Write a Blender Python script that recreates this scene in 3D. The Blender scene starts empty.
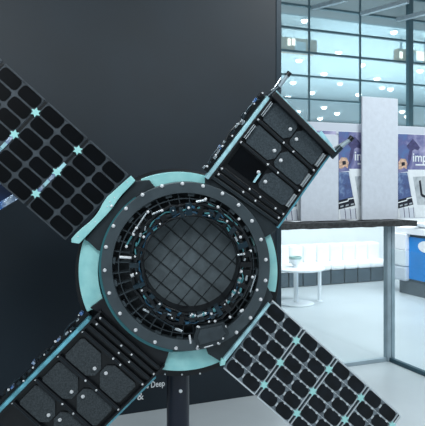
import bpy, bmesh, math, random
from mathutils import Vector, Matrix
random.seed(7)
S_ = bpy.context.scene
COL = S_.collection
F = 425 * 50 / 36.0
CX, HZ, H = 212.5, 187.0, 1.6
pi = math.pi

# ------------------------------------------------------------------ materials
def mat(name, col, rough=.5, metal=0., noise=0., nscale=20., bump=0., bscale=60., spec=.5, col2=None, emit=None, estr=0., coat=0.):
    m = bpy.data.materials.new(name); m.use_nodes = True
    nt = m.node_tree; b = nt.nodes['Principled BSDF']
    c = (*col, 1)
    b.inputs['Base Color'].default_value = c
    b.inputs['Roughness'].default_value = rough
    b.inputs['Metallic'].default_value = metal
    b.inputs['Specular IOR Level'].default_value = spec
    b.inputs['Coat Weight'].default_value = coat
    tc = nt.nodes.new('ShaderNodeTexCoord')
    if noise or col2:
        n = nt.nodes.new('ShaderNodeTexNoise'); n.inputs['Scale'].default_value = nscale
        n.inputs['Detail'].default_value = 5
        nt.links.new(tc.outputs['Object'], n.inputs['Vector'])
        r = nt.nodes.new('ShaderNodeValToRGB')
        r.color_ramp.elements[0].position = .35; r.color_ramp.elements[1].position = .65
        c1 = tuple(x * (1 - noise) for x in col); c2 = col2 or tuple(min(1, x * (1 + noise)) for x in col)
        r.color_ramp.elements[0].color = (*c1, 1); r.color_ramp.elements[1].color = (*c2, 1)
        nt.links.new(n.outputs['Fac'], r.inputs['Fac'])
        nt.links.new(r.outputs['Color'], b.inputs['Base Color'])
    if bump:
        n2 = nt.nodes.new('ShaderNodeTexNoise'); n2.inputs['Scale'].default_value = bscale
        n2.inputs['Detail'].default_value = 4
        nt.links.new(tc.outputs['Object'], n2.inputs['Vector'])
        bp = nt.nodes.new('ShaderNodeBump'); bp.inputs['Strength'].default_value = bump
        bp.inputs['Distance'].default_value = .01
        nt.links.new(n2.outputs['Fac'], bp.inputs['Height'])
        nt.links.new(bp.outputs['Normal'], b.inputs['Normal'])
    if emit:
        b.inputs['Emission Color'].default_value = (*emit, 1); b.inputs['Emission Strength'].default_value = estr
    return m

def glass(name, tint, body, body_fac, gloss=.06):
    m = bpy.data.materials.new(name); m.use_nodes = True
    nt = m.node_tree; nt.nodes.clear()
    out = nt.nodes.new('ShaderNodeOutputMaterial')
    tr = nt.nodes.new('ShaderNodeBsdfTransparent'); tr.inputs[0].default_value = (*tint, 1)
    df = nt.nodes.new('ShaderNodeBsdfDiffuse'); df.inputs[0].default_value = (*body, 1)
    gl = nt.nodes.new('ShaderNodeBsdfGlossy'); gl.inputs['Roughness'].default_value = .05
    a = nt.nodes.new('ShaderNodeMixShader'); a.inputs[0].default_value = body_fac
    b = nt.nodes.new('ShaderNodeMixShader'); b.inputs[0].default_value = gloss
    nt.links.new(tr.outputs[0], a.inputs[1]); nt.links.new(df.outputs[0], a.inputs[2])
    nt.links.new(a.outputs[0], b.inputs[1]); nt.links.new(gl.outputs[0], b.inputs[2])
    nt.links.new(b.outputs[0], out.inputs[0])
    return m

def srgb(r, g, b):
    f = lambda v: (v / 255 / 12.92) if v <= 10 else ((v / 255 + .055) / 1.055) ** 2.4
    return (f(r), f(g), f(b))

M = {}
M['panel'] = mat('satin black wall', srgb(15, 30, 41), .5, noise=.12, nscale=2.5, bump=.03, bscale=8)
M['panel_edge'] = mat('dark steel edge', srgb(42, 56, 66), .4, metal=.3)
M['letter'] = mat('white lettering', srgb(250, 252, 255), .5)
M['floor'] = mat('pale grey floor', srgb(186, 194, 199), .38, noise=.05, nscale=1.3, bump=.02, bscale=4)
M['white'] = mat('white paint', srgb(240, 244, 248), .5, noise=.02, nscale=3)
M['palewall'] = mat('pale lavender wall', srgb(200, 206, 217), .6, noise=.02, nscale=2)
M['ceil'] = mat('pale blue ceiling', srgb(208, 224, 230), .8, noise=.04, nscale=.4)
M['steel'] = mat('grey steel', srgb(160, 176, 186), .4, metal=.15, noise=.1, nscale=9)
M['dsteel'] = mat('dark blue steel', srgb(54, 84, 96), .4, metal=.3, noise=.1, nscale=9)
M['mull'] = mat('mullion teal grey', srgb(76, 106, 117), .5, noise=.1, nscale=5)
M['ledge'] = mat('black worn ledge', srgb(52, 54, 56), .6, noise=.5, nscale=35, bump=.4, bscale=50)
M['board'] = mat('white panel board', srgb(208, 214, 224), .55, noise=.035, nscale=24, bump=.1, bscale=40)
M['facade'] = glass('facade glass', (.86, .96, .98), srgb(206, 226, 234), .34, .05)
M['pane'] = glass('partition glass', (.95, .985, .99), srgb(225, 238, 242), .03, .03)
M['wood'] = mat('lit timber', srgb(176, 150, 116), .6, noise=.15, nscale=6)
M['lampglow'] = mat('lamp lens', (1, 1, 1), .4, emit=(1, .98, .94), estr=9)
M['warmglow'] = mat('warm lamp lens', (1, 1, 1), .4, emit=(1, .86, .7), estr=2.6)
M['sofa'] = mat('white upholstery', srgb(244, 246, 248), .5, bump=.06, bscale=30)
M['plinth'] = mat('dark sofa base', srgb(62, 76, 86), .4, noise=.15, nscale=8)
M['blue'] = mat('bright blue laminate', srgb(0, 134, 216), .4, noise=.06, nscale=3)
M['cgrey'] = mat('grey plinth', srgb(92, 102, 110), .5, noise=.08, nscale=6)
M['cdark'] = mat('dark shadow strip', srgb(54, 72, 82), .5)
M['cup'] = mat('pale green ceramic', srgb(170, 200, 196), .3, noise=.2, nscale=30)
# satellite
M['black'] = mat('black anodised', srgb(12, 15, 20), .38, noise=.2, nscale=25, bump=.08, bscale=60)
M['blackm'] = mat('black bus paint', srgb(14, 18, 24), .5, noise=.2, nscale=12)
M['grey'] = mat('grey anodised ring', srgb(72, 82, 88), .36, metal=.2, noise=.12, nscale=14, bump=.05, bscale=60)
M['plate'] = mat('dark grey plate', srgb(44, 52, 57), .4, metal=.2, noise=.15, nscale=16)
M['rib'] = mat('dark rib grid', srgb(54, 63, 69), .42, noise=.2, nscale=25)
M['gridfloor'] = mat('grid pocket', srgb(36, 42, 47), .6, noise=.25, nscale=30)
M['dish'] = mat('charcoal dish', srgb(82, 91, 96), .5, noise=.22, nscale=14, bump=.1, bscale=40)
M['dishrib'] = mat('dish seam', srgb(26, 32, 36), .5)
M['mint'] = mat('mint coated metal', srgb(158, 226, 228), .38, noise=.07, nscale=16, col2=srgb(174, 234, 234), coat=.2)
M['teal'] = mat('teal lip', srgb(64, 128, 136), .35, metal=.3)
M['cyan'] = mat('cyan edge rail', srgb(116, 192, 212), .3, metal=.15, noise=.25, nscale=18)
M['ice'] = mat('ice blue edge rail', srgb(176, 222, 234), .3, metal=.1, noise=.25, nscale=18)
M['pad'] = mat('charcoal felt pad', srgb(66, 72, 76), .85, noise=.28, nscale=120, bump=.4, bscale=140, spec=.25)
M['padg'] = mat('slate felt pad', srgb(62, 71, 77), .8, noise=.25, nscale=130, bump=.4, bscale=150, spec=.3)
M['cell'] = mat('black solar cell', srgb(4, 6, 10), .3, noise=.3, nscale=9, spec=.22)
M['cellb'] = mat('blue black solar cell', srgb(15, 20, 27), .3, noise=.5, nscale=14, spec=.25)
M['wframe'] = mat('grey cell backing', srgb(68, 75, 82), .45, metal=.2, noise=.25, nscale=22)
M['sframe'] = mat('silver cell backing', srgb(126, 136, 144), .38, metal=.2, noise=.35, nscale=30)
M['tab'] = mat('silver tab', srgb(214, 222, 228), .3, metal=.2)
M['bolt'] = mat('white bolt', srgb(232, 234, 238), .3, metal=.1)
M['star'] = mat('mint star clip', srgb(178, 240, 238), .4)
M['foil'] = mat('blue silver foil', srgb(70, 120, 190), .22, metal=.6, nscale=26, col2=srgb(215, 232, 248), bump=.8, bscale=40)
M['navy'] = mat('navy panel', srgb(16, 40, 78), .3, noise=.3, nscale=8)
M['pole'] = mat('navy black pole', srgb(14, 22, 40), .3, noise=.1, nscale=6)
M['cabk'] = mat('black cable', srgb(20, 25, 30), .35)
M['cabb'] = mat('blue cable', srgb(38, 84, 112), .3)
M['cabt'] = mat('teal cable', srgb(70, 132, 140), .3)
M['silver'] = mat('silver fitting', srgb(200, 208, 214), .22, metal=.7, noise=.15, nscale=30)
M['navyc'] = mat('dark teal clamp', srgb(22, 44, 56), .3)
M['gun'] = mat('gunmetal fitting', srgb(50, 62, 70), .3, metal=.5, noise=.3, nscale=40)

# ------------------------------------------------------------------ mesh builder
class MB:
    def __init__(s): s.v = []; s.f = []; s.m = []; s.sm = []; s.mi = 0
    def add(s, vs, fs, smooth=False):
        o = len(s.v); s.v += [tuple(v) for v in vs]
        for f in fs: s.f.append([o + i for i in f]); s.m.append(s.mi); s.sm.append(smooth)
    def prism(s, front, off):                    # polygon (list of Vector) extruded by Vector off
        n = len(front); off = Vector(off)
        vs = [Vector(p) for p in front] + [Vector(p) + off for p in front]
        fs = [list(range(n)), list(range(2 * n - 1, n - 1, -1))]
        for i in range(n):
            j = (i + 1) % n; fs.append([i, i + n, j + n, j])
        s.add(vs, fs)
    def box(s, x0, x1, y0, y1, z0, z1):
        s.prism([(x0, y0, z0), (x1, y0, z0), (x1, y1, z0), (x0, y1, z0)], (0, 0, z1 - z0))
    def obox(s, c, ax, ay, az):                   # centre and three half-axis vectors
        c = Vector(c); ax, ay, az = Vector(ax), Vector(ay), Vector(az)
        s.prism([c - ax - ay - az, c + ax - ay - az, c + ax + ay - az, c - ax + ay - az], 2 * az)
    def tube(s, pts, r, n=8, closed=False):
        pts = [Vector(p) for p in pts]; N = len(pts); o = len(s.v)
        rs = r if isinstance(r, (list, tuple)) else [r] * N
        prev = None; vs = []
        for i, p in enumerate(pts):
            if closed: d = pts[(i + 1) % N] - pts[i - 1]
            else: d = pts[min(i + 1, N - 1)] - pts[max(i - 1, 0)]
            d.normalize()
            if prev is None:
                a = d.orthogonal().normalized()
            else:
                a = prev - d * prev.dot(d)
                a = a.normalized() if a.length > 1e-6 else d.orthogonal().normalized()
            prev = a; b = d.cross(a)
            for k in range(n):
                t = 2 * pi * k / n; vs.append(p + (a * math.cos(t) + b * math.sin(t)) * rs[i])
        fs = []
        R = N if closed else N - 1
        for i in range(R):
            j = (i + 1) % N
            for k in range(n):
                l = (k + 1) % n; fs.append([i * n + k, i * n + l, j * n + l, j * n + k])
        s.add(vs, fs, True)
        if not closed:
            s.f.append([o + k for k in range(n)][::-1]); s.f.append([o + (N - 1) * n + k for k in range(n)])
            s.m += [s.mi] * 2; s.sm += [False] * 2
    def cyl(s, a, b, r, n=20): s.tube([a, b], r, n)
    def lathe(s, prof, c=(0, 0, 0), n=32):        # profile of (radius, z) around z
        vs = []; fs = []; c = Vector(c)
        for r, z in prof:
            for k in range(n):
                t = 2 * pi * k / n; vs.append(c + Vector((r * math.cos(t), r * math.sin(t), z)))
        P = len(prof)
        for i in range(P - 1):
            for k in range(n):
                l = (k + 1) % n; fs.append([i * n + k, i * n + l, (i + 1) * n + l, (i + 1) * n + k])
        fs.append(list(range(n))[::-1]); fs.append([(P - 1) * n + k for k in range(n)])
        s.add(vs, fs, True)
    def build(s, name, m, parent=None, bevel=0., loc=None, flat=False):
        me = bpy.data.meshes.new(name)
        me.from_pydata(s.v, [], s.f)
        for mm in (m if isinstance(m, (list, tuple)) else [m]): me.materials.append(mm)
        for p, i, q in zip(me.polygons, s.m, s.sm): p.material_index = i; p.use_smooth = q and not flat
        bm = bmesh.new(); bm.from_mesh(me); bmesh.ops.recalc_face_normals(bm, faces=bm.faces); bm.to_mesh(me); bm.free()
        o = bpy.data.objects.new(name, me); COL.objects.link(o)
        if parent: o.parent = parent
        if loc is not None: o.location = loc
        if bevel:
            b = o.modifiers.new('b', 'BEVEL'); b.width = bevel; b.segments = 2; b.limit_method = 'ANGLE'
        if any(s.sm) and not flat:
            try:
                e = o.modifiers.new('es', 'EDGE_SPLIT'); e.split_angle = math.radians(40)
            except Exception: pass
        return o

def thing(name, label, cat, loc=(0, 0, 0), rot=None, group=None):
    o = bpy.data.objects.new(name, None); COL.objects.link(o); o.location = loc
    o.empty_display_size = .1
    if rot is not None: o.rotation_euler = rot
    return tag(o, label, cat, group)
def tag(o, label, cat, group=None):
    o['label'] = label; o['category'] = cat
    if group: o['group'] = group
    return o
def struct(o): o['kind'] = 'structure'; return o
def inst(src, name, parent, loc, rot=None, sc=None):
    o = src.copy(); o.name = name; COL.objects.link(o); o.parent = parent; o.location = loc
    if rot is not None: o.rotation_euler = rot
    if sc: o.scale = (sc, sc, sc)
    return o
def copy_tree(o, parent=None):
    c = o.copy(); COL.objects.link(c)
    if parent: c.parent = parent
    for ch in list(o.children): copy_tree(ch, c)
    return c

def W(px, py, d): return Vector(((px - CX) / F * d, d, H - (py - HZ) / F * d))
def FL(px, py): d = F * H / (py - HZ); return Vector(((px - CX) / F * d, d, 0))

# ------------------------------------------------------------------ camera
cam = bpy.data.cameras.new('camera'); camo = bpy.data.objects.new('camera', cam); COL.objects.link(camo)
cam.lens = 50; cam.sensor_width = 36; cam.sensor_fit = 'HORIZONTAL'; cam.shift_y = -(213 - HZ) / 425
camo.location = (0, 0, H); camo.rotation_euler = (pi / 2, 0, 0)
cam.clip_end = 200
S_.camera = camo

# ------------------------------------------------------------------ hall frame of reference (u along the walls, n away)
TH = math.radians(22)
u = Vector((math.cos(TH), math.sin(TH), 0)); n = Vector((-math.sin(TH), math.cos(TH), 0)); zz = Vector((0, 0, 1))
def on_plane(p0, px):              # where pixel column px meets the vertical plane through p0 along u: returns point at z=0
    a = (px - CX) / F
    # p0 + s*u : X = a*Y
    s = (a * p0.y - p0.x) / (u.x - a * u.y)
    return p0 + u * s
def ubox(mb, p, su, sn, z0, z1):   # box from point p along u (su), along n (sn)
    p = Vector((p.x, p.y, z0))
    mb.prism([p, p + u * su, p + u * su + n * sn, p + n * sn], zz * (z1 - z0))
def zat(py, d): return H - (py - HZ) / F * d

# floor
mb = MB(); mb.box(-9, 30, -4, 62, -.1, 0); struct(mb.build('floor', M['floor']))

# black exhibition wall
q0 = FL(190, 405)
e = on_plane(q0, 281.2); w0 = e - u * 4.6
mb = MB(); ubox(mb, w0, 4.6 - .045, .14, 0, 3.6); wl = struct(mb.build('wall_left', M['panel'], bevel=.004))
mb = MB(); ubox(mb, e - u * .045 - n * .004, .045, .148, 0, 3.6); mb.build('edge_trim', M['panel_edge'], wl, bevel=.003)
def text_mesh(body, size, depth, name, m, parent, origin, xdir, ydir):
    cu = bpy.data.curves.new(name, 'FONT'); cu.body = body; cu.size = size; cu.extrude = depth
    cu.offset = size * .012
    t = bpy.data.objects.new(name, cu)
    dg = bpy.context.evaluated_depsgraph_get(); COL.objects.link(t); bpy.context.view_layer.update()
    dg = bpy.context.evaluated_depsgraph_get()
    me = bpy.data.meshes.new_from_object(t.evaluated_get(dg)); bpy.data.objects.remove(t)
    me.materials.clear(); me.materials.append(m)
    o = bpy.data.objects.new(name, me); COL.objects.link(o)
    X = Vector(xdir).normalized(); Y = Vector(ydir).normalized(); Z = X.cross(Y)
    mt = Matrix((X, Y, Z)).transposed().to_4x4(); mt.translation = Vector(origin)
    o.matrix_world = mt
    if parent: o.parent = parent
    return o
def on_wall(px, py, off=.002):
    p = on_plane(q0, px); d = p.y; return Vector((p.x, p.y, zat(py, d))) - n * off
tx = text_mesh('s Deep', .062, .001, 'lettering', M['letter'], wl, on_wall(146.2, 388.2), u, zz); tx.scale = (.78, 1, 1)
text_mesh('&', .075, .001, 'lettering', M['letter'], wl, on_wall(137, 400), u, zz)

# ------------------------------------------------------------------ glazed partition below the poster display
P0 = FL(389, 360.5)
pl = on_plane(P0, 283) - u * .35
plen = (P0 - pl).dot(u)
zl = 1.245                                        # underside of the ledge
pt = bpy.data.objects.new('window_2', None); COL.objects.link(pt); pt.location = P0; struct(pt)
def pchild(mb, name, m, bevel=0.):
    o = mb.build(name, m, None, bevel); o.parent = pt; o.matrix_parent_inverse = Matrix.Translation(-P0); return o
mb = MB(); ubox(mb, P0 - u * .04 - n * .03, .036, .06, 0, zl); ubox(mb, P0 - u * .004 - n * .022, .014, .05, 0, zl); ubox(mb, P0 + u * .01 - n * .03, .034, .06, 0, zl)
pchild(mb, 'corner_post', M['steel'], .003)
mb = MB(); ubox(mb, pl - n * .02, plen - .04, .04, 0, .035); pchild(mb, 'bottom_rail', M['steel'], .003)
mb = MB(); ubox(mb, pl - n * .004, plen - .04, .008, .035, zl); pchild(mb, 'glass_pane', M['pane'])
mb = MB()
a = P0 - n * .03
mb.prism([a - u * .02, a + u * .02, a + u * .02 - n * 2.2, a - u * .02 - n * 2.2], zz * .035); pchild(mb, 'bottom_rail', M['dsteel'], .003)
mb = MB(); mb.prism([a - u * .004 + zz * .035, a + u * .004 + zz * .035, a + u * .004 - n * 2.2 + zz * .035, a - u * .004 - n * 2.2 + zz * .035], zz * 1.0); pchild(mb, 'glass_pane', M['pane'])

# ledge along the top of the glazing
lend = on_plane(P0, 407.5); lst = on_plane(P0, 282) - u * .3
mb = MB()
N = 40; L = (lend - lst).dot(u); top = []; ring = []
for i in range(N + 1):
    s = L * i / N; j = random.uniform(-.003, .003)
    p = lst + u * s
    ring.append([p - n * (.13) + zz * (zl + j), p + n * .13 + zz * (zl + j), p + n * .13 + zz * (zl + .05 + j), p - n * .13 + zz * (zl + .05 + random.uniform(-.004, .004))])
vs = [v for r in ring for v in r]; fs = []
for i in range(N):
    for k in range(4): fs.append([4 * i + k, 4 * i + (k + 1) % 4, 4 * i + 4 + (k + 1) % 4, 4 * i + 4 + k])
fs += [[0, 1, 2, 3], [4 * N + 3, 4 * N + 2, 4 * N + 1, 4 * N]]
mb.add(vs, fs)
tag(mb.build('display_ledge', M['ledge']), 'long black worn ledge topping the glass partition under the posters', 'ledge')
zt = zl + .056

# poster backing wall standing on the ledge
dref = on_plane(P0, 370).y
bb = on_plane(P0 + n * .08, 284) - u * .25
br = on_plane(P0 + n * .08, 452)
blen = (br - bb).dot(u)
ztop = zat(124, on_plane(P0, 380).y)
bt = thing('poster_wall', 'long pale backing board carrying the three blue purple posters', 'display board', bb + zz * zt)
def wchild(mb, name, m, root, bevel=0.):
    o = mb.build(name, m, None, bevel); o.parent = root
    o.matrix_parent_inverse = Matrix.Translation(-Vector(root.location)); return o
mb = MB(); ubox(mb, bb, blen, .03, zt, ztop - .1); wchild(mb, 'backing_board', M['board'], bt)
mb = MB(); ubox(mb, bb - n * .012, blen, .05, ztop - .1, ztop); wchild(mb, 'header_strip', M['palewall'], bt, .004)

# posters (local x along u, z up; metres; scale from rel px)
kx = .0108; kz = dref / F
ZB = 0.0; TOPY = 133.; BOTY = 221.
def clouds(name, c1, c2, c3, scale):
    m = bpy.data.materials.new(name); m.use_nodes = True; nt = m.node_tree; b = nt.nodes['Principled BSDF']
    tc = nt.nodes.new('ShaderNodeTexCoord'); no = nt.nodes.new('ShaderNodeTexNoise'); no.inputs['Scale'].default_value = scale
    no.inputs['Detail'].default_value = 6; no.inputs['Distortion'].default_value = .6
    sp = nt.nodes.new('ShaderNodeSeparateXYZ'); ad = nt.nodes.new('ShaderNodeMath'); ad.operation = 'MULTIPLY_ADD'
    r = nt.nodes.new('ShaderNodeValToRGB'); e = r.color_ramp.elements
    e[0].position = .3; e[0].color = (*c1, 1); e[1].position = .85; e[1].color = (*c3, 1); x = e.new(.52); x.color = (*c2, 1)
    nt.links.new(tc.outputs['Object'], no.inputs['Vector']); nt.links.new(tc.outputs['Object'], sp.inputs[0])
    nt.links.new(sp.outputs['X'], ad.inputs[0]); ad.inputs[1].default_value = .5; nt.links.new(no.outputs['Fac'], ad.inputs[2])
    nt.links.new(ad.outputs[0], r.inputs['Fac']); nt.links.new(r.outputs['Color'], b.inputs['Base Color']); b.inputs['Roughness'].default_value = .4
    return m
M['sky'] = clouds('purple night picture', srgb(84, 124, 174), srgb(98, 102, 150), srgb(188, 184, 214), 8)
M['blu'] = clouds('blue picture', srgb(134, 158, 194), srgb(84, 102, 148), srgb(70, 66, 100), 18)
M['bw'] = clouds('grey picture', srgb(110, 118, 124), srgb(176, 184, 190), srgb(206, 212, 216), 16)
M['ink'] = mat('ink', srgb(26, 30, 44), .5, noise=.3, nscale=40)
M['skin'] = mat('tan print', srgb(206, 172, 150), .5, noise=.35, nscale=45)
M['paper'] = mat('white paper', srgb(232, 237, 241), .5, noise=.03, nscale=30)
M['shape'] = mat('dark violet print', srgb(72, 70, 110), .5, noise=.3, nscale=30)
def make_poster():
    r = thing('poster', '', 'poster', (0, 0, 0), (0, 0, TH), 'posters above the ledge')
    def pp(x, y, off): return Vector((x * kx, -off, (BOTY - y) * kz))
    def flat(pts, off, name, m, th=.002, par=r):
        mb = MB(); mb.prism([pp(x, y, off) for x, y in pts], (0, th, 0)); return mb.build(name, m, par)
    flat([(0, 133), (54, 133), (54, 221), (0, 221)], .004, 'board', M['paper'], .004)
    up = flat([(0, 133.5), (54, 133.5), (54, 172.5), (11, 172.5), (0, 174)], .0045, 'night_picture', M['sky'])
    flat([(9, 146), (12.5, 142), (16, 138), (19.5, 141.5), (24, 147), (22, 150), (18, 149), (15.5, 150.5), (14.5, 158), (12, 165), (10, 168), (11, 156), (12.5, 150)], .0055, 'dark_motif', M['shape'], par=up)
    flat([(0.3, 163), (3, 159), (8, 159.5), (10, 164), (9, 170), (6, 168), (3, 170.5), (0.3, 170)], .0055, 'tan_motif', M['skin'], par=up)
    flat([(3.5, 163), (7, 162.5), (7.5, 166), (4, 167)], .0062, 'ink_motif', M['ink'], par=up)
    t = text_mesh('imp', .12, .0005, 'lettering', M['paper'], None, pp(15.5, 161.8, .0065), (1, 0, 0), (0, 0, 1)); t.parent = up
    flat([(19, 164.5), (56, 164.5), (56, 166), (19, 166)], .006, 'caption_line', M['paper'], par=up)
    lo = flat([(0, 174), (10, 173.5), (13, 190), (15, 202), (0, 205)], .0045, 'blue_picture', M['blu'])
    bd = flat([(0, 202), (16, 198), (17, 207), (0, 211)], .0055, 'ink_band', M['ink'])
    flat([(0, 204.3), (9, 202), (9.2, 200.2), (16, 199), (16, 200), (10, 201.3), (9.6, 203), (0, 205.4)], .0063, 'white_stroke', M['paper'], par=bd)
    for i in range(3):
        x = 1.5 + 5.2 * i
        flat([(x, 211), (x + 4.4, 210), (x + 5.4, 220.5), (x + .8, 220.5)], .006, 'page', M['board'])
        flat([(x + 4.3, 210), (x + 4.8, 210), (x + 5.9, 220.5), (x + 5.3, 220.5)], .0066, 'page_edge', M['shape'])
        flat([(x + .2, 207.5 - i), (x + 3.2, 206.7 - i), (x + 3.2, 208.2 - i), (x + .2, 209 - i)], .0066, 'white_mark', M['bw'], par=bd)
    ins = flat([(10.5, 170.5), (54, 170), (54, 220.8), (19.5, 220.8), (15, 200)], .0068, 'white_inset', M['paper'], .0025)
    flat([(16, 178), (54, 176), (54, 207), (21, 207.5)], .0078, 'grey_picture', M['bw'], par=ins)
    flat([(22.5, 182), (24.5, 181.5), (26.5, 196), (30, 198), (31, 200.5), (26, 199), (24.3, 197)], .0088, 'ink_stroke', M['ink'], par=ins)
    flat([(34, 181), (36, 180.5), (41, 203), (39, 203.5)], .0088, 'ink_stroke', M['ink'], par=ins)
    return r
po = make_poster()
labs = ['blue and purple poster mostly hidden behind the satellite equipment arm',
        'blue and purple poster between the two white panels, beside the antenna rod',
        'blue and purple poster right of the tall white panel, lettering in view']
for i, x0 in enumerate((278.5, 338.3, 397.8)):
    o = po if i == 0 else copy_tree(po)
    p = on_plane(P0 + n * .072, x0); o.location = (p.x, p.y, zt + .005); o['label'] = labs[i]
# white panels in front of the posters
def white_panel(x0, x1, ytop, label):
    a = on_plane(P0 + n * .02, x0); b = on_plane(P0 + n * .02, x1); zt2 = zat(ytop, (a.y + b.y) / 2)
    mb = MB(); ubox(mb, a, (b - a).dot(u), .022, zt, zt2)
    o = mb.build('white_panel', M['board'], None, .003); tag(o, label, 'panel', 'white panels on the ledge'); return o
white_panel(301, 338.5, 134, 'lower white panel on the ledge, right behind the equipment arm')
white_panel(362.3, 398, 97.5, 'tallest white panel on the ledge, rising above the posters')

# ------------------------------------------------------------------ lounge behind the glass
sf = FL(350, 283.5); sl = on_plane(sf, 268); sr = on_plane(sf, 396)
mod = .262; nm = int((sr - sl).dot(u) / mod); sl = sr - u * mod * nm
so = thing('sofa', 'low white tufted lounge sofa with a dark base behind the glass', 'sofa', sl)
def schild(mb, name, m, bevel=0.): return wchild(mb, name, m, so, bevel)
mb = MB(); ubox(mb, sl + n * .05, mod * nm, .6, 0, .235); schild(mb, 'base', M['cdark'])
for i in range(nm):
    p = sl + u * (mod * i)
    mb = MB(); ubox(mb, p + u * .012, mod - .024, .045, .01, .235); schild(mb, 'base_panel', M['plinth'], .004)
    mb = MB(); ubox(mb, p + u * .004 - n * .02, mod - .008, .50, .24, .335); schild(mb, 'seat_cushion', M['sofa'], .03)
    mb = MB(); ubox(mb, p + u * .004 + n * .42, mod - .008, .24, .30, .62); schild(mb, 'back_cushion', M['sofa'], .04)
wb = sf + n * 1.0
wbl = on_plane(wb, 180)
zwb = zat(127, on_plane(wb, 370).y)
mb = MB(); ubox(mb, wbl, 16, .12, 0, zwb); struct(mb.build('wall_back', M['white']))

tc_ = FL(296, 303.5)
tb = thing('side_table', 'round white side table with a disc foot in front of the sofa', 'table', tc_)
mb = MB(); mb.lathe([(.245, 0), (.25, .006), (.245, .014), (.05, .02)], tc_, 48); wchild(mb, 'base', M['white'], tb)
mb = MB(); mb.cyl(tc_ + zz * .015, tc_ + zz * .47, .032, 24); wchild(mb, 'column', M['white'], tb)
mb = MB(); mb.lathe([(.36, .47), (.375, .476), (.375, .496), (.37, .5)], tc_ + Vector((.02, 0, 0)), 56); wchild(mb, 'tabletop', M['white'], tb)
lp = FL(319.5, 301.5); lp2 = Vector((lp.x, lp.y, 0))
mb = MB(); mb.lathe([(.045, 0), (.045, .01), (.02, .02)], lp2, 20); mb.cyl(lp2 + zz * .015, lp2 + zz * .47, .026, 20); wchild(mb, 'leg', M['white'], tb)
cu_ = tc_ + Vector((-.01, 0, .5))
cp = thing('bowl', 'small pale green bowl standing on the round white table', 'bowl', cu_)
mb = MB(); mb.lathe([(.045, 0), (.05, .008), (.03, .02), (.06, .06), (.085, .12), (.078, .12), (.05, .06), (.01, .04)], cu_, 32); wchild(mb, 'vessel', M['white'], cp)
mb = MB(); mb.lathe([(.086, .112), (.092, .13), (.088, .145), (.076, .145), (.074, .12)], cu_, 32); wchild(mb, 'rim', M['cup'], cp)

# blue counter
c0 = FL(399.5, 292)
ct = thing('reception_counter', 'bright blue counter with white top and grey plinth at right edge', 'counter', c0)
def cbox(mb, a, su, sn, z0, z1): ubox(mb, c0 + u * a[0] + n * a[1], su, sn, z0, z1)
CL = -3.0
mb = MB(); cbox(mb, (.0, CL), .6, -CL, 0, .2); wchild(mb, 'plinth', M['cgrey'], ct)
mb = MB(); cbox(mb, (-.01, CL), .6, -CL + .0, .2, .235); wchild(mb, 'shadow_gap', M['cdark'], ct)
mb = MB(); cbox(mb, (-.02, CL), .62, -CL - .02, .235, .86); wchild(mb, 'blue_front', M['blue'], ct, .01)
mb = MB(); cbox(mb, (0, CL), .6, -CL - .02, .86, .9); wchild(mb, 'shadow_gap', M['cdark'], ct)
mb = MB(); cbox(mb, (-.06, CL), .7, -CL + .02, .9, 1.0); wchild(mb, 'countertop', M['white'], ct, .01)
for k, (za, zb_) in enumerate(((.2, .42), (.425, .66), (.665, .9))):
    mb = MB(); cbox(mb, (-.09, -.235), .10, .355, za, zb_); wchild(mb, 'end_block', M['white'] if k else M['board'], ct, .03 if k == 0 else .008)
# white round cut-out mark on the blue front
hp = c0 - u * .024 - n * .60 + zz * .74
mb = MB(); mb.prism([hp - n * (.17 * math.cos(t)) + zz * (.085 * math.sin(t)) for t in [2 * pi * k / 32 for k in range(32)]], u * .004); wchild(mb, 'white_oval', M['white'], ct)
ty = c0 - n * .45 + u * .1 + zz * 1.0
mb = MB(); mb.lathe([(.07, 0), (.16, .03), (.2, .07), (.19, .07), (.14, .035), (.02, .015)], ty, 32)
tag(mb.build('dish', M['white']), 'shallow white dish on top of the blue counter', 'dish')

# ------------------------------------------------------------------ glass facade and the hall behind
D0 = 16.0
f0 = Vector(((310 - CX) / F * D0, D0, 0))
fx = lambda px: on_plane(f0, px)
fa = bpy.data.objects.new('window_1', None); COL.objects.link(fa); fa.location = f0; struct(fa)
def fchild(mb, name, m): o = mb.build(name, m); o.parent = fa; o.matrix_parent_inverse = Matrix.Translation(-f0); return o
fl = fx(200); fr = fx(520); flen = (fr - fl).dot(u)
mb = MB(); ubox(mb, fl - n * .006, flen, .012, 0, 7.2); fchild(mb, 'glass_pane', M['facade'])
for y in (-16, 7, 30, 53, 76.5, 99.5, 122.5):
    zc = zat(y, D0); hgt = .026 if y < 60 else .022
    mb = MB(); ubox(mb, fl - n * .05, flen, .1, zc - hgt, zc + hgt); fchild(mb, 'transom', M['mull'])
for px in (258, 309, 360, 462):
    mb = MB(); ubox(mb, fx(px) - u * .018 - n * .03, .036, .06, 0, 7.2); fchild(mb, 'mullion', M['mull'])
cpos = on_plane(f0 - n * .3, 411.5)
mb = MB(); ubox(mb, cpos - u * .1, .17, .12, 0, 7.2); struct(mb.build('trim_1', M['mull'], None, .01))
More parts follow.
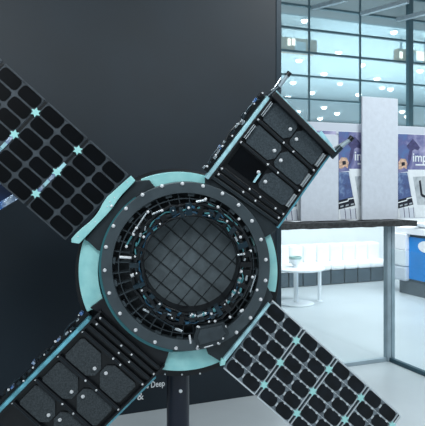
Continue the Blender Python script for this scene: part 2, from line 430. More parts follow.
# sloping roof struts rising from the facade towards the hall
for i, (xa, ya, xb, yb) in enumerate(((312, 8.5, 346, -1), (360, 14.5, 408, 1), (396, 20.5, 436, 10))):
    pa = fx(xa); pa = Vector((pa.x, pa.y, zat(ya, pa.y))) - n * .06
    d2 = pa.y - 1.1; pb = W(xb, yb, d2)
    ax = (pb - pa); up = zz; sd = ax.cross(up).normalized()
    mb = MB(); mb.obox((pa + pb) / 2, ax / 2, sd * .07, ax.cross(sd).normalized() * .055); struct(mb.build('trim_%d' % (i + 2), M['steel'], None, .01))
ZC = H + 4.7
pc = fl + n * .3
mb = MB(); ubox(mb, pc - u * 4, flen + 14, 44, ZC, ZC + .04); struct(mb.build('ceiling', M['ceil']))
fw = pc + n * 43.5
mb = MB(); ubox(mb, fw - u * 10, flen + 60, .2, 0, ZC); struct(mb.build('wall_far', M['ceil']))
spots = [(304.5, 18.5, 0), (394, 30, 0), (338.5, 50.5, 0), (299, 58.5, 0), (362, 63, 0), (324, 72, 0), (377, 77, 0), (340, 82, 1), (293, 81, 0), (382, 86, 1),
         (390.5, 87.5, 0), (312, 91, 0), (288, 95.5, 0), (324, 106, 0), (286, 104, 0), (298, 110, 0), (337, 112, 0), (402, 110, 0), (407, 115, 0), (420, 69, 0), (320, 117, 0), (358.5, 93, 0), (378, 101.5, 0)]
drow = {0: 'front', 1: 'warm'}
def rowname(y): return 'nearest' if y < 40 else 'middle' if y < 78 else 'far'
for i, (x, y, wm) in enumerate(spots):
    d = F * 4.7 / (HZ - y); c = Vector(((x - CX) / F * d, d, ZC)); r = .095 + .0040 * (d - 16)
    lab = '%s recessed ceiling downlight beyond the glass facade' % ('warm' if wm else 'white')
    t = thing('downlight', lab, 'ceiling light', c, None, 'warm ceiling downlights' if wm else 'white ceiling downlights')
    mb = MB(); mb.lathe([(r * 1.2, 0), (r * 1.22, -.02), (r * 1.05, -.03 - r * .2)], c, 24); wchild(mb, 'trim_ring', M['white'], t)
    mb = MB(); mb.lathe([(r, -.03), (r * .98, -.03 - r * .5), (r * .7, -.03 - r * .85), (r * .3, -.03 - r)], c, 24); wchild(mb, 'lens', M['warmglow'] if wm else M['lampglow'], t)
# timber bulkheads hung from the ceiling
def bulkhead(xa, xb, ya, yb, lamps, label):
    base = f0 + n * 1.0; a = on_plane(base, xa); b = on_plane(base, xb); dm = (a.y + b.y) / 2
    z0, z1 = zat(yb, dm), zat(ya, dm)
    t = thing('timber_bulkhead', label, 'bulkhead', a + zz * z0, None, 'timber bulkheads')
    mb = MB(); ubox(mb, a, (b - a).dot(u), .22, z0, z1); wchild(mb, 'box', M['wood'], t, .01)
    mb = MB(); ubox(mb, a + u * .2 + n * .1, .05, .05, z1, ZC); ubox(mb, b - u * .2 + n * .1, .05, .05, z1, ZC); wchild(mb, 'hanger', M['steel'], t)
    for (lx, ly, sx, sy) in lamps:
        p = on_plane(base, lx); zc = zat(ly, p.y)
        mb = MB(); ubox(mb, p - u * sx / 2 - n * .02, sx, .02, zc - sy / 2, zc + sy / 2); wchild(mb, 'lamp', M['warmglow'], t)
    mb = MB(); p = on_plane(base, xa + (xb - xa) * .62); ubox(mb, p - n * .012 - u * .22, .36, .012, z0 + .04, z1 - .1); wchild(mb, 'recess_panel', M['ceil'], t)
bulkhead(276, 317, 38, 52.5, [(289, 42, .1, .2), (293.5, 42, .1, .2)], 'timber bulkhead with two lamps behind glass, left of the dark column')
bulkhead(398, 432, 50, 63.5, [(401, 55, .12, .2), (420, 56, .3, .3)], 'timber bulkhead seen behind the dark column at upper right')

# ==================================================================== the satellite
U = 3.0 / F
SC = W(187, 268, 3.0)
k_ = Vector((.67, 0, .74)).normalized()
RM = Matrix.Rotation(math.radians(7), 3, k_)
RT = RM.transposed()
sat = thing('satellite_model', 'black satellite model with four crossed arms on a dark pole stand', 'satellite', SC)
sat.rotation_mode = 'QUATERNION'; sat.rotation_quaternion = RM.to_quaternion()
CAMP = Vector((0, 0, H)); lo_ = RT @ (CAMP - SC)
def S(px, py, c=0.):
    r = RT @ Vector(((px - CX) / F, 1, -(py - HZ) / F))
    t = (c * U - lo_.y) / r.y
    return lo_ + r * t
def D(c): return Vector((0, c * U, 0))
def sprism(mb, pts, c0, c1): mb.prism([S(x, y, c0) for x, y in pts], D(c1 - c0))
def circ(cx, cy, r, N, a0=0., a1=360., end=True):
    k = N + 1 if end else N
    return [(cx + r * math.cos(math.radians(a0 + (a1 - a0) * i / N)), cy + r * math.sin(math.radians(a0 + (a1 - a0) * i / N))) for i in range(k)]
def annulus(mb, cx, cy, r0, r1, c0, c1, N=96, a0=0, a1=360):
    full = abs(a1 - a0) >= 360
    o = circ(cx, cy, r1, N, a0, a1, not full); i_ = circ(cx, cy, r0, N, a0, a1, not full)
    K = len(o); vs = []
    for P, c in ((o, c0), (i_, c0)): vs += [S(x, y, c) for x, y in P]
    vs += [v + D(c1 - c0) for v in vs[:2 * K]]
    fs = []
    for k in range(K if full else K - 1):
        j = (k + 1) % K
        fs += [[k, j, K + j, K + k], [2 * K + k, 3 * K + k, 3 * K + j, 2 * K + j], [k, 2 * K + k, 2 * K + j, j], [K + k, K + j, 3 * K + j, 3 * K + k]]
    if not full: fs += [[0, K, 3 * K, 2 * K], [K - 1, 3 * K - 1, 4 * K - 1, 2 * K - 1]]
    mb.add(vs, fs)

def bolt_mesh(m):
    mb = MB(); prof = [(1.75, 0), (1.75, .5), (1.35, .7), (1.35, 1.4), (1.1, 2.0), (.5, 2.3)]
    vs = []; fs = []; NN = 12
    for r, z in prof:
        for k in range(NN): t = 2 * pi * k / NN; vs.append((r * U * math.cos(t), -z * U, r * U * math.sin(t)))
    for i in range(len(prof) - 1):
        for k in range(NN): l = (k + 1) % NN; fs.append([i * NN + k, i * NN + l, (i + 1) * NN + l, (i + 1) * NN + k])
    fs += [list(range(NN)), [(len(prof) - 1) * NN + k for k in range(NN)]]
    mb.add(vs, fs, True)
    o = mb.build('bolt', m); return o
B0 = bolt_mesh(M['bolt'])
def bolt(px, py, c, par, sc=1., nm='bolt'): return inst(B0, nm, par, S(px, py, c), None, sc)

# bus body and pieces
mb = MB(); sprism(mb, circ(177.2, 274.3, 102.3, 72, end=False), 10, 80); body = mb.build('bus_body', M['blackm'], sat, .004)
for x, y in ((165, 374), (200, 373.5), (182, 374.5)): bolt(x, y, 9.6, body, .55)
for a0, a1 in ((-112, -72), (156, 199), (-26, 12), (60, 101)):
    mb = MB(); annulus(mb, 178, 271.5, 80, 99.5, 3, 10, 24, a0, a1); mb.build('mint_band', M['mint'], sat, .002)
for name, pts, m in (
    ('mounting_plate', [(135.5, 181), (149, 180), (163, 196), (120, 222), (106, 254), (97, 250), (88, 241.5), (85, 240)], M['plate']),
    ('mounting_plate', [(263, 286), (266, 284), (273, 297), (268.5, 304.5), (223, 363), (208, 354), (205, 345), (226, 335), (252, 310)], M['plate']),
    ('mounting_plate', [(205, 177), (210, 176), (277, 225), (276, 231), (264, 238), (240, 205), (205, 187)], M['plate']),
    ('mounting_plate', [(90, 308), (105, 297), (112, 300), (135, 332), (170, 349), (164, 367), (158, 369), (98, 312)], M['blackm'])):
    mb = MB(); sprism(mb, pts, -1, 9); mb.build(name, m, sat, .002)
# grid floor + ribs
mb = MB(); annulus(mb, 185.5, 266, 52, 75, 5, 9); gp = mb.build('grid_plate', M['gridfloor'], sat)
mb = MB()
for i in range(40):
    t = 2 * pi * i / 40 + .05; c_, s_ = math.cos(t), math.sin(t); w = .55
    pts = [(187.5 + 52 * c_ - w * s_, 265 + 52 * s_ + w * c_), (185.5 + 74.5 * c_ - w * s_, 266 + 74.5 * s_ + w * c_), (185.5 + 74.5 * c_ + w * s_, 266 + 74.5 * s_ - w * c_), (187.5 + 52 * c_ + w * s_, 265 + 52 * s_ - w * c_)]
    sprism(mb, pts, -2, 5)
annulus(mb, 186, 266, 67, 68, -2.5, 5); annulus(mb, 187, 265.5, 57, 58, -2.5, 5)
mb.build('rib_grid', M['rib'], gp)
# ring frame
mb = MB(); annulus(mb, 185.5, 266.5, 73.4, 84.6, -7, 2); rf = mb.build('ring_frame', M['grey'], sat, .003)
mb = MB(); annulus(mb, 184.6, 267.4, 83, 86, -3, 0.5, 48, 98, 235); mb.build('teal_lip', M['teal'], rf)
for i in range(20):                                # scallops under the inner edge of the ring
    a0 = i * 18 + 2; mb = MB(); annulus(mb, 185.5, 266.5, 70.5, 74, -4, 2, 6, a0, a0 + 5); mb.build('ring_lug', M['grey'], rf)
for x, y in [(162, 186), (142.5, 194.8), (126, 208.5), (113.5, 226), (106, 247), (104.8, 270.3), (182.4, 183.6), (203, 186), (222.5, 193.5), (238.6, 205), (252, 221), (261, 239.5), (265.8, 259.7), (265.5, 280.5), (260.6, 299.4), (250.5, 317.8), (236.5, 332.3), (218.7, 343), (197.7, 348.3), (176, 348.2), (155, 342), (135.7, 330), (120, 313.4), (109.3, 293)]:
    bolt(x, y, -7, rf, 1.05, 'ring_bolt')
# dish
CD = 9
mb = MB(); annulus(mb, 191, 264, 47.5, 50, -10, CD + 4); dw = mb.build('dish_wall', M['black'], sat)
mb = MB(); sprism(mb, circ(191, 263.5, 48.8, 64, end=False), CD, CD + 3); df = mb.build('dish_floor', M['dish'], sat)
mb = MB()
def chord(mb, ang, off, w, c):
    R_ = 48; h = math.sqrt(max(0, R_ * R_ - off * off)); ca, sa = math.cos(ang), math.sin(ang)
    p = (191 - sa * off, 263.5 + ca * off)
    sprism(mb, [(p[0] - ca * h - sa * -w, p[1] - sa * h + ca * -w), (p[0] + ca * h - sa * -w, p[1] + sa * h + ca * -w), (p[0] + ca * h - sa * w, p[1] + sa * h + ca * w), (p[0] - ca * h - sa * w, p[1] - sa * h + ca * w)], c, CD)
for k in range(-3, 4): chord(mb, math.radians(40), k * 15.6 + 3, .5, CD - 1.2)
for k in range(-3, 4): chord(mb, math.radians(-50), k * 13.4 + 3, .3, CD - .6)
mb.build('dish_seam', M['dishrib'], df)

# harness collar
mb = MB(); annulus(mb, 191, 264.3, 48.8, 61, -10.5, 4); hc = mb.build('harness_collar', M['black'], sat, .003)
def ringpt(t, r, c, cx=191, cy=264.3): return S(cx + r * math.cos(t), cy + r * math.sin(t), c)
for nm, m, r, c, w, rad, a0, a1 in (
    ('cable', M['cabk'], 54, -13.5, 1.8, 1.9, 0, 360), ('cable', M['cabb'], 51.5, -13, 1.2, 1.1, 150, 300), ('cable', M['cabb'], 52, -13, 1.4, 1.1, 20, 120),
    ('cable', M['cabk'], 60, -11, 1.6, 1.7, 0, 360), ('cable', M['cabt'], 56.5, -14, 1.6, .75, 190, 250), ('cable', M['cabt'], 60, -11, 1.0, .85, -75, -40),
    ('cable', M['cabk'], 49.5, -12.5, 1., 1.3, 0, 360), ('cable', M['cabb'], 57, -13, 1.8, .9, 60, 150), ('cable', M['cabt'], 53, -15, 1.7, .6, -60, 40)):
    f1, f2, p1, p2 = random.randint(7, 13), random.randint(17, 29), random.random() * 6, random.random() * 6
    full = a1 - a0 == 360; NN = 120 if full else 40
    pts = []
    for i in range(NN if full else NN + 1):
        t = math.radians(a0 + (a1 - a0) * i / NN)
        pts.append(ringpt(t, r + w * (.6 * math.sin(f1 * t + p1) + .4 * math.sin(f2 * t + p2)), c + .9 * w * math.sin(f1 * t * 1 + p2)))
    mb = MB(); mb.tube(pts, rad * U, 7, closed=full); mb.build(nm, m, hc)
rnd = random.Random(11)
def rblock(t, r, c, dr, dt, dc, name, m, par, bevel=.0008, tw=0.):
    er = Vector((math.cos(t), 0, -math.sin(t))); et = Vector((-math.sin(t), 0, -math.cos(t)))
    a = er * math.cos(tw) + et * math.sin(tw); b = et * math.cos(tw) - er * math.sin(tw)
    mb = MB(); mb.obox(ringpt(t, r, c), a * dr * U, b * dt * U, Vector((0, dc * U, 0))); return mb.build(name, m, par, bevel)
for i in range(36):
    t = 2 * pi * i / 36 + rnd.uniform(-.05, .05)
    cl = rblock(t, rnd.uniform(52.5, 57), -13.5, rnd.uniform(3.0, 6.0), rnd.uniform(1.5, 3.2), rnd.uniform(2.2, 4.2), 'cable_clamp', rnd.choice([M['gun'], M['black'], M['black'], M['navyc']]), hc)
    if i % 2: inst(B0, 'harness_bolt', hc, ringpt(t, rnd.uniform(50, 57), -17), None, rnd.uniform(.5, .85))
for i in range(34):
    t = 2 * pi * (i + .5) / 34 + rnd.uniform(-.08, .08); r = rnd.uniform(50, 59)
    rblock(t, r, -16.5, rnd.uniform(.6, 1.1), rnd.uniform(1.2, 2.5), .8, 'connector', rnd.choice([M['silver'], M['cabt'], M['cabb'], M['gun']]), hc, tw=rnd.uniform(-.5, .5))
# larger silver sockets along the lower right of the dish
for deg in (18, 33, 48, 63, 76, 88):
    t = math.radians(deg); p = ringpt(t, 51.3, -15)
    er = Vector((math.cos(t), 0, -math.sin(t))); et = Vector((-math.sin(t), 0, -math.cos(t)))
    mb = MB(); mb.tube([p - et * 3.0 * U, p + et * 3.0 * U], 1.7 * U, 12); mb.build('socket', M['gun'] if deg in (63,) else M['silver'], hc)
    mb = MB(); mb.tube([p - et * 1.2 * U, p + et * 1.2 * U], 2.2 * U, 12); mb.build('socket_band', M['cabt'], hc)
# standoffs & rods named individually in the photo
def rod(a, b, c, r, name, m, par=hc, ca=None):
    mb = MB(); mb.tube([S(*a, c), S(*b, c if ca is None else ca)], r * U, 10); return mb.build(name, m, par)
rod((119.5, 257), (131.5, 257.8), -12, 1.35, 'socket', M['bolt'])
rod((131, 276), (136, 273.5), -12, 1.9, 'socket', M['bolt'])
rod((126.5, 245.5), (132, 236), -13, .9, 'support_rod', M['cabt']); rod((133, 233), (146.5, 213), -13, .95, 'support_rod', M['silver'])
rod((255.5, 275), (250, 292), -12, .8, 'support_rod', M['silver']); rod((152, 214.5), (161, 210.5), -13, 1.1, 'support_rod', M['silver'])
rod((196, 202), (206, 200), -12, 1.6, 'support_rod', M['silver']); rod((208, 204), (221, 211), -12, .9, 'support_rod', M['cabt'])
rod((143, 309), (149, 312), -11, 1.3, 'socket', M['silver']); rod((150, 313), (175, 328), -11, 1.1, 'support_rod', M['gun']); rod((175, 328.5), (182, 331), -11, 1.6, 'socket', M['silver'])
rod((237.5, 255), (243, 254), -16, 1.1, 'socket', M['silver'])
for x, y in ((148, 212), (162, 210.5), (205.5, 199), (218, 207), (239, 219), (250.5, 251), (252.5, 277), (136.5, 228), (133.5, 234.5), (126.5, 246.5), (241, 311), (242.5, 310), (215, 321), (230, 317), (257, 290)):
    bolt(x, y, -15, hc, .8)
# electronics box at the lower right of the ring
mb = MB(); sprism(mb, [(196.5, 327.5), (224, 322), (229.5, 334.5), (222, 342.5), (198, 349), (193.5, 338)], -17, 0); eb = mb.build('electronics_box', M['plate'], sat, .003)
mb = MB(); sprism(mb, [(200, 330), (222, 325.5), (225.5, 334), (220, 339.5), (200.5, 345), (197.5, 338)], -18, -17); mb.build('box_lid', M['rib'], eb, .002)
for a, b in (((189.5, 335), (190.7, 343.5)), ((225.2, 325.5), (227, 334)), ((204, 347.2), (213, 344.6))): rod(a, b, -16, 1.0, 'box_clip', M['bolt'], eb)
for x, y in ((197.5, 326.5), (199, 327), (218, 343), (197.7, 346.5), (209, 321.5), (223, 338.5)): bolt(x, y, -17.5, eb, .6)

# mint S-shaped bracket at the root of the upper-left wing
pts = [(71.3, 238.8), (76, 233.6), (81.6, 228.4), (89, 222.5), (94.6, 216.8), (99, 210.5), (102.4, 203.8), (107, 197), (114, 190.9), (122, 183.5), (130.8, 175.9), (135.2, 181), (128, 188.5), (121.8, 194.8), (117, 201), (112.7, 207.7), (106, 215.5), (98.5, 223.2), (88.5, 234), (79, 243.9), (71.3, 242.6)]
mb = MB(); sprism(mb, pts, -6, 2); mk = mb.build('mint_bracket', M['mint'], sat, .003)
for x, y in ((127, 182), (78, 236.5), (114.5, 197.5), (110, 202), (107.5, 206.5), (95, 222)): bolt(x, y, -6, mk, .35)
bolt(111.5, 206, -6, mk, .8)

# solar wings
def cell_pts(o, a, b, i, j, gx, gy, cut, tweak):
    # corners in cell units, chamfered
    x0, x1, y0, y1 = i + gx, i + 1 - gx, j + gy, j + 1 - gy
    q = []
    c1, c2 = cut, cut * .45
    rx, ry = cut * .55, cut
    for (x, y, sx, sy, t0) in ((x0, y0, 1, 1, 180), (x1, y0, -1, 1, 270), (x1, y1, -1, -1, 0), (x0, y1, 1, -1, 90)):
        for k in range(5):
            t = math.radians(t0 + 90 * k / 4); q.append((x + sx * rx + rx * math.cos(t), y + sy * ry + ry * math.sin(t)))
    return [o + a * x + b * y for x, y in q]
def wing(T0, B0_, T1, nseg, frame_m, cell_m, c, label, tabs, ncell_list):
    o = S(*T0, c); a = (S(*T1, c) - o); b = S(*B0_, c) - o
    gap = .035
    root = MB()
    aa = a / 2; b6 = b / 6
    # spine behind the panels
    for sgn in (.22, .78):
        p = o + b * sgn + D(3.5)
        root.obox(p + a * nseg / 2, a * nseg / 2, b.normalized() * 1.6 * U, D(1.2))
    w = root.build('solar_wing', M['black'], sat); w['label'] = label
    for s in range(nseg):
        so_ = o + a * s
        mb = MB(); mb.prism([so_ + a * gap, so_ + a * (1 - gap), so_ + a * (1 - gap) + b, so_ + a * gap + b], D(2.3)); mb.build('solar_panel', frame_m, w, .0012)
        a2 = a * (1 - 2 * gap) / 2; oo = so_ + a * gap - D(.7)
        for i in range(2):
            for j in range(6):
                mb = MB(); mb.prism(cell_pts(oo, a2, b6, i, j, .045 if not tabs else .055, .07 if not tabs else .075, .33 if tabs else .27, 0), D(.7)); mb.build('solar_cell', cell_m, w)
        if tabs:
            mb = MB()
            for i in range(2):
                for j in range(1, 6):
                    mb.obox(oo + a2 * (i + .5) + b6 * j - D(.2), a2 * .47, b6 * .022, D(.5))
                    for q in (.3, .72):
                        mb.obox(oo + a2 * (i + q) + b6 * (j + .02) - D(.3), a2 * .05, b6 * .075, D(.5))
            for j in range(6):
                mb.obox(oo + a2 * 1 + b6 * (j + .5) - D(.3), a2 * .035, b6 * .14, D(.5))
            mb.build('tab_strip', M['tab'], w)
            mb = MB(); mb.obox(so_ + a * .5 - a.normalized() * 0 - D(.4), a * (.5 - gap), b6 * .05, D(.8)); mb.build('edge_strip', M['tab'], w); mb = MB(); mb.obox(so_ + a * .5 + b - D(.4), a * (.5 - gap), b6 * .05, D(.8)); mb.build('edge_strip', M['tab'], w)
        else:
            mb = MB(); mb.obox(so_ + a * .5 - D(.4), a * (.5 - gap), b6 * .05, D(.8)); mb.build('edge_strip', M['wframe'], w); mb = MB(); mb.obox(so_ + a * .5 + b - D(.4), a * (.5 - gap), b6 * .05, D(.8)); mb.build('edge_strip', M['wframe'], w)
        # hinge line at outer end
        e_ = so_ + a
        mb = MB(); mb.obox(e_ + b / 2 + D(1), a * gap * .55, b * .49, D(.8)); mb.build('hinge_line', M['gun'] if tabs else M['black'], w)
        if tabs:
            for q in (-1, 1):
                mb = MB(); mb.obox(e_ + a * gap * q * 1.25 + b / 2 - D(.5), a * gap * .28, b * .49, D(.7)); mb.build('hinge_strip', M['tab'], w)
        if not tabs:
            for j, mm in ((2.55, M['ice']), (3.45, M['foil']), (4.1, M['ice']), (4.55, M['foil'])):
                if s in (0, 1) and not (s == 1 and j < 3):
                    mb = MB(); mb.obox(e_ + b6 * j - D(.8), a * gap * .9, b6 * .33, D(.7)); mb.build('hinge_foil', mm, w)
        for j in (1, 3, 5):
            ctr = e_ + b6 * j - D(2.2)
            e1 = a.normalized(); e2 = b.normalized(); pts = []
            for k in range(12):
                t = 2 * pi * k / 12; rr = (4.9 if k % 2 == 0 else 2.7) * U
                pts.append(ctr + e1 * rr * math.cos(t) + e2 * rr * math.sin(t))
            mb = MB(); mb.prism(pts, D(2)); mb.build('star_clip', M['star'], w, .0008)
    return w
w1 = wing((129.5, 176.3), (67.5, 240.8), (88.5, 139.3), 4, M['wframe'], M['cell'], 0, 'upper left wing of black cells', False, None)
w2 = wing((271.0, 299.5), (222.5, 366.5), (304.0, 329.0), 4, M['sframe'], M['cellb'], 0, 'lower right wing with silver seams', True, None)
# mint edge at the root of the lower-right wing
mb = MB(); sprism(mb, [(268.5, 303), (270.5, 304.8), (225.5, 362), (222, 365.5), (221, 362.5), (224, 358)], -5, 2); mb.build('wing_root_strip', M['ice'], sat, .001)
mb = MB(); sprism(mb, [(221.5, 359.5), (226, 360), (225, 365), (220, 366)], -6, 2); mb.build('wing_root_clip', M['star'], sat, .001)
# foil wrapped panel tucked behind the upper-left wing
mb = MB(); sprism(mb, [(-40, 150), (4, 178), (20.5, 197.5), (-40, 234)], 14, 30); fp = mb.build('folded_panel', M['navy'], sat)
mb = MB(); sprism(mb, [(14, 193.5), (20.5, 197.5), (-40, 234), (-40, 226)], 12.5, 32); mb.build('foil_edge', M['foil'], fp, .001)
mb = MB(); sprism(mb, [(-40, 158), (2, 181), (4, 185), (-40, 178)], 12.5, 14); mb.build('foil_edge', M['foil'], fp, .001)

# equipment arms
def arm(A, B, Cc, Dd, rails, rows, m_pad, m_edge_l, m_edge_r, label, missing=(), endbar=True, slots=True, es=-1):
    c = -1.
    pa, pb, pc_, pd = S(*A, c), S(*B, c), S(*Cc, c), S(*Dd, c)
    Ln = ((pc_ - pa).length + (pd - pb).length) / 2 / U
    def Q(s, t, dc=0.): t /= Ln; return (pa * (1 - s) + pb * s) * (1 - t) + (pc_ * (1 - s) + pd * s) * t + D(dc)
    def quad(mb, s0, s1, t0, t1, c0, c1): mb.prism([Q(s0, t0, c0), Q(s1, t0, c0), Q(s1, t1, c0), Q(s0, t1, c0)], D(c1 - c0))
    mb = MB(); quad(mb, 0, 1, 0, Ln, 0, 12); root = mb.build('equipment_arm', M['black'], sat, .003); root['label'] = label
    mb = MB(); quad(mb, -.045, .0, es, Ln, -5, 12); mb.build('side_rail', m_edge_l, root, .002)
    mb = MB(); quad(mb, 1.0, 1.03, es, Ln, -3, 12); mb.build('side_rail', m_edge_r, root, .002)
    mb = MB(); quad(mb, .0, .022, 0, Ln, -6, 0); mb.build('inner_rail', M['blackm'], root, .001)
    mb = MB(); quad(mb, .975, .998, 0, Ln, -6, 0); mb.build('inner_rail', M['blackm'], root, .001)
    def bolt2(s, t, dc, par, sc): return inst(B0, 'arm_bolt', par, Q(s, t, dc), None, sc)
    for (t, hw, m, bs) in rails:
        mb = MB(); quad(mb, .005, .995, t - hw, t + hw, -4.5, 0); r = mb.build('cross_rail', m, root, .0015)
        mb = MB(); quad(mb, .03, .97, t - .35, t + .1, -5., -4.5); mb.build('rail_lip', M['gun'], root)
        for s in bs: bolt2(s, t, -4.6, root, .62)
    for k in range(len(rows) - 1):
        t0, t1 = rows[k], rows[k + 1]; g = 2.9; L_ = t1 - t0
        for side in (0, 1):
            s0, s1 = (.072, .492) if side == 0 else (.508, .928)
            if (k, side) in missing:
                mb = MB(); quad(mb, s0, s1, t0 + g, t1 - g, -.8, 0); pk = mb.build('empty_pocket', M['cell'], root)
                mb = MB(); mb.prism([Q(.44, t0 + 3.5, -5.5), Q(.465, t0 + 4.2, -5.5), Q(.46, t0 + 15, -5.5), Q(.435, t0 + 14.5, -5.5)], D(2)); mb.build('pocket_clip', M['ice'], root)
                continue
            cs = .065 if slots else .13; ct_ = L_ * (.24 if slots else .36); e = .03
            if side == 0: pl_ = [(s0 + e, t0 + g), (s1 - cs, t0 + g), (s1, t0 + g + ct_), (s1, t1 - g - ct_ * .5), (s1 - cs * .6, t1 - g), (s0 + e, t1 - g), (s0, t1 - g - 2.5), (s0, t0 + g + 2.5)]
            else: pl_ = [(s1 - e, t0 + g), (s0 + cs * .6, t0 + g), (s0, t0 + g + ct_ * .5), (s0, t1 - g - ct_), (s0 + cs, t1 - g), (s1 - e, t1 - g), (s1, t1 - g - 2.5), (s1, t0 + g + 2.5)]
            mb = MB(); mb.prism([Q(s, t, -2.6) for s, t in pl_], D(2.6)); mb.build('pad', m_pad, root, .0025)
            if slots:
                for ss in ((.032, .040), (.056, .063)) if side == 0 else ((.937, .944), (.96, .968)):
                    mb = MB(); quad(mb, ss[0], ss[1], t0 + 5, t1 - 6, -6.2, -.2); mb.build('slot_edge', M['tab'] if side == 0 or k != 9 else M['gun'], root)
        tm = (t0 + t1) / 2
        bolt2(.43, tm + L_ * .06, -2.6, root, 1.05); bolt2(.565, tm - L_ * .06, -2.6, root, 1.05)
    if endbar:
        mb = MB(); quad(mb, -.01, 1.03, Ln, Ln + 6., -11, 13); eb_ = mb.build('end_bar', M['blackm'], root, .004)
        mb = MB(); quad(mb, .0, 1.04, Ln + 6.5, Ln + 7.6, -8, 12); mb.build('end_bar_edge', m_edge_l, root)
    return root, Q, Ln
ur, Qu, Lu = arm((208.5, 178.5), (276.5, 226), (270, 97.5), (327.5, 154.5),
    [(3.2, 1.6, M['plate'], ()), (8.6, 2.0, M['black'], (.06, .42, .6, .95)), (14.6, 2.2, M['black'], (.05, .46, .62, .85, .97)), (18.5 + 26.3, 1.5, M['blackm'], (.04, .46, .62, .96)), (18.5 + 52.6, 1.5, M['blackm'], (.04, .46, .62, .96)), (18.5 + 79.4, 1.2, M['blackm'], (.04, .96))],
    [18.5, 44.8, 71.1, 97.4], M['padg'], M['ice'], M['cyan'], 'upper right arm with slate pads and an open pocket', missing=((0, 0),))
ll, Ql, Ll = arm((101, 309), (165, 364.5), (-6, 418), (56, 474),
    [(6, 2.0, M['black'], (.06,)), (13, 2.0, M['black'], (.08, .46, .62, .97)), (20, 2.2, M['black'], (.5, .66)), (28, 2.0, M['blackm'], (.02, .5, .61, .96)), (30 + 32.5, 2.2, M['blackm'], (.02, .45, .62, .97)), (30 + 65, 2.2, M['blackm'], (.02, .45, .62, .97)), (30 + 97.5, 2.2, M['blackm'], (.02, .45, .62, .97))],
    [30, 62.5, 95, 127.5], M['pad'], M['cyan'], M['cyan'], 'lower left arm with charcoal felt pads', endbar=False, slots=False, es=15)
# latches along the outer left edges
rr = random.Random(4)
for (Q, Ln, root, n_, sc, t0, t1) in ((Qu, Lu, ur, 15, 1., 4, Lu - 2), (Ql, Ll, ll, 16, .8, 12, Ll - 4)):
    e_t = (Q(0, 10) - Q(0, 0)).normalized(); e_s = (Q(1, 0) - Q(0, 0)).normalized()
    mb = MB(); mb.prism([Q(-.1, t0, 3), Q(-.045, t0, 3), Q(-.045, t1, 3), Q(-.1, t1, 3)], D(8)); mb.build('latch_strip', M['black'], root, .002)
    for i in range(n_):
        t = t0 + (t1 - t0) * (i + .5) / n_ + rr.uniform(-1, 1); s = -.1 + rr.uniform(-.03, .02)
        mb = MB(); mb.obox(Q(s, t, 1 + rr.uniform(-2, 3)), e_t * rr.uniform(1.4, 3.0) * U * sc, e_s * rr.uniform(.9, 2.2) * U * sc, D(rr.uniform(1.5, 3.5))); mb.build('latch', rr.choice([M['gun'], M['black'], M['silver'], M['foil']]), root, .001)
        if i % 2 == 0:
            inst(B0, 'latch_bolt', root, Q(s + rr.uniform(-.02, .03), t + 2, -4), None, rr.uniform(.45, .75))
    for i in range(3):
        ta = t0 + (t1 - t0) * (.08 + .3 * i); mb = MB(); mb.tube([Q(-.115, ta, 0), Q(-.135, ta + 8, -1), Q(-.125, ta + 17, 0), Q(-.09, ta + 22, 0)], .8 * U, 8); mb.build('cable', M['cabk'] if i % 2 else M['gun'], root)
# telescopic rods at the end of the upper-right arm
for pts, r, m in (([(268, 97), (279, 87), (288.5, 74)], 2.3, M['steel']), ([(331, 157), (341, 147), (351, 138.5)], 2.4, M['steel'])):
    mb = MB(); mb.tube([S(*p, -4) for p in pts[:2]], r * 1.25 * U, 12); rd = mb.build('antenna_rod', M['gun'], ur)
    mb = MB(); mb.tube([S(*pts[1], -4), S(*pts[2], -4)], r * .8 * U, 12); mb.build('rod_shaft', m, rd) if False else mb.build('antenna_rod', m, ur)
    mb = MB(); mb.tube([S(pts[2][0] - 1.5, pts[2][1] + 1.8, -4), S(pts[2][0] + 1.2, pts[2][1] - 1.6, -4)], r * 1.15 * U, 12); mb.build('rod_tip', M['black'], ur)
for a, b in (((334, 148), (346, 141)), ((272, 92), (281, 78))):
    mb = MB(); mb.tube([S(*a, 0), S(*b, 0)], .9 * U, 8); mb.build('rod_brace', M['silver'], ur)
mb = MB(); sprism(mb, [(318, 134), (330, 148), (333, 146), (322, 131)], 4, 12); mb.build('end_bracket', M['ice'], ur, .001)
mb = MB(); sprism(mb, [(271, 90), (276, 96), (279, 93), (275, 87)], -6, 6); mb.build('end_bracket', M['silver'], ur, .001)

COL.objects.unlink(B0); bpy.data.objects.remove(B0)

# display stand
py_ = 3.24
zb = (RM @ (S(179, 271.5 + 104.5, 10) + D(35)) + SC).z
px_ = (178 - CX) / F * py_
SM = sat.matrix_basis.copy() if False else Matrix.Translation(SC) @ RM.to_4x4()
def stand(mb, name, m, bevel=0., par=None):
    o = mb.build(name, m, None, bevel); o.parent = par or sat; o.matrix_parent_inverse = SM.inverted() if par is None else Matrix()
    return o
sp = Vector((px_, py_, 0))
mb = MB(); mb.cyl(sp + zz * .02, sp + zz * (zb - .02), .062, 40); po_ = stand(mb, 'stand_pole', M['pole'])
mb = MB(); mb.lathe([(.36, 0), (.36, .012), (.34, .022), (.07, .03)], sp, 56); stand(mb, 'stand_base', M['pole'])
mb = MB(); mb.box(px_ - .085, px_ + .085, py_ - .1, py_ + .1, zb - .022, zb + .004); stand(mb, 'stand_flange', M['blackm'], .003)
mb = MB(); mb.lathe([(.01, 0), (.009, .004)], (0, 0, 0), 12)
b_ = mb.build('bolt', M['bolt']); b_.parent = po_; b_.location = (px_ + .018, py_ - .061, zat(391, py_ - .06)); b_.rotation_euler = (pi / 2, 0, 0)

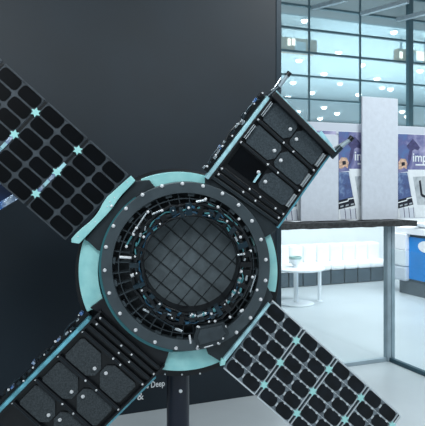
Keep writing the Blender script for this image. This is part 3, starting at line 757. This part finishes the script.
# ------------------------------------------------------------------ light
w = bpy.data.worlds.new('hall light'); S_.world = w; w.use_nodes = True
bg = w.node_tree.nodes['Background']
nt = w.node_tree
tcw = nt.nodes.new('ShaderNodeTexCoord'); sx = nt.nodes.new('ShaderNodeSeparateXYZ'); rp = nt.nodes.new('ShaderNodeValToRGB')
mp = nt.nodes.new('ShaderNodeMapRange'); mp.inputs[1].default_value = -1; mp.inputs[2].default_value = 1
nt.links.new(tcw.outputs['Generated'], sx.inputs[0]); nt.links.new(sx.outputs['Z'], mp.inputs[0]); nt.links.new(mp.outputs[0], rp.inputs[0])
e = rp.color_ramp.elements
e[0].position = .45; e[0].color = (.27, .35, .41, 1); e[1].position = .8; e[1].color = (.86, .97, 1.0, 1)
nt.links.new(rp.outputs[0], bg.inputs[0]); bg.inputs[1].default_value = .42
def area(loc, rot, sx, sy, p, col=(.93, .98, 1)):  # rectangular fill light, added only to brighten the scene
    l = bpy.data.lights.new('fill_light', 'AREA'); l.shape = 'RECTANGLE'; l.size = sx; l.size_y = sy; l.energy = p; l.color = col
    o = bpy.data.objects.new('fill_light', l); COL.objects.link(o); o.location = loc; o.rotation_euler = rot; return o
def aim(o, tgt):
    o.rotation_euler = (Vector(tgt) - o.location).to_track_quat('-Z', 'Y').to_euler(); return o
def area2(loc, tgt, sx, sy, p, col=(.9, .97, 1)): return aim(area(loc, (0, 0, 0), sx, sy, p, col), tgt)
area2((-.5, .5, 3.5), (-.1, 3.0, 1.2), 1.6, .7, 46)  # three unseen lights added in front to brighten the satellite
area2((-2.2, .3, 2.2), (-.1, 3.0, 1.1), .5, 1.4, 14)
area2((2.2, .8, 3.3), (.1, 3.0, 1.1), .5, 1., 24)
area2((3.2, 3.6, 4.6), (2.2, 5.0, 0), 2.0, 1.6, 130)  # unseen light added to brighten the floor by the partition
area2((3.2, 7.4, 4.6), (3.0, 10.0, 0.2), 4, 2.0, 330)  # unseen light added to brighten the lounge
area((7.0, 22.5, 2.4), (pi, 0, TH), 14, 11, 1400)  # upward light added to brighten the ceiling behind the facade
area((5.0, 18.6, 1.0), (pi, 0, TH), 12, 3, 240)  # second added uplight, for the part of that ceiling nearest the glass
S_.view_settings.view_transform = 'Standard'; S_.view_settings.look = 'None'
S_.view_settings.exposure = 0.; S_.view_settings.gamma = 1; S_.view_settings.use_curve_mapping = False
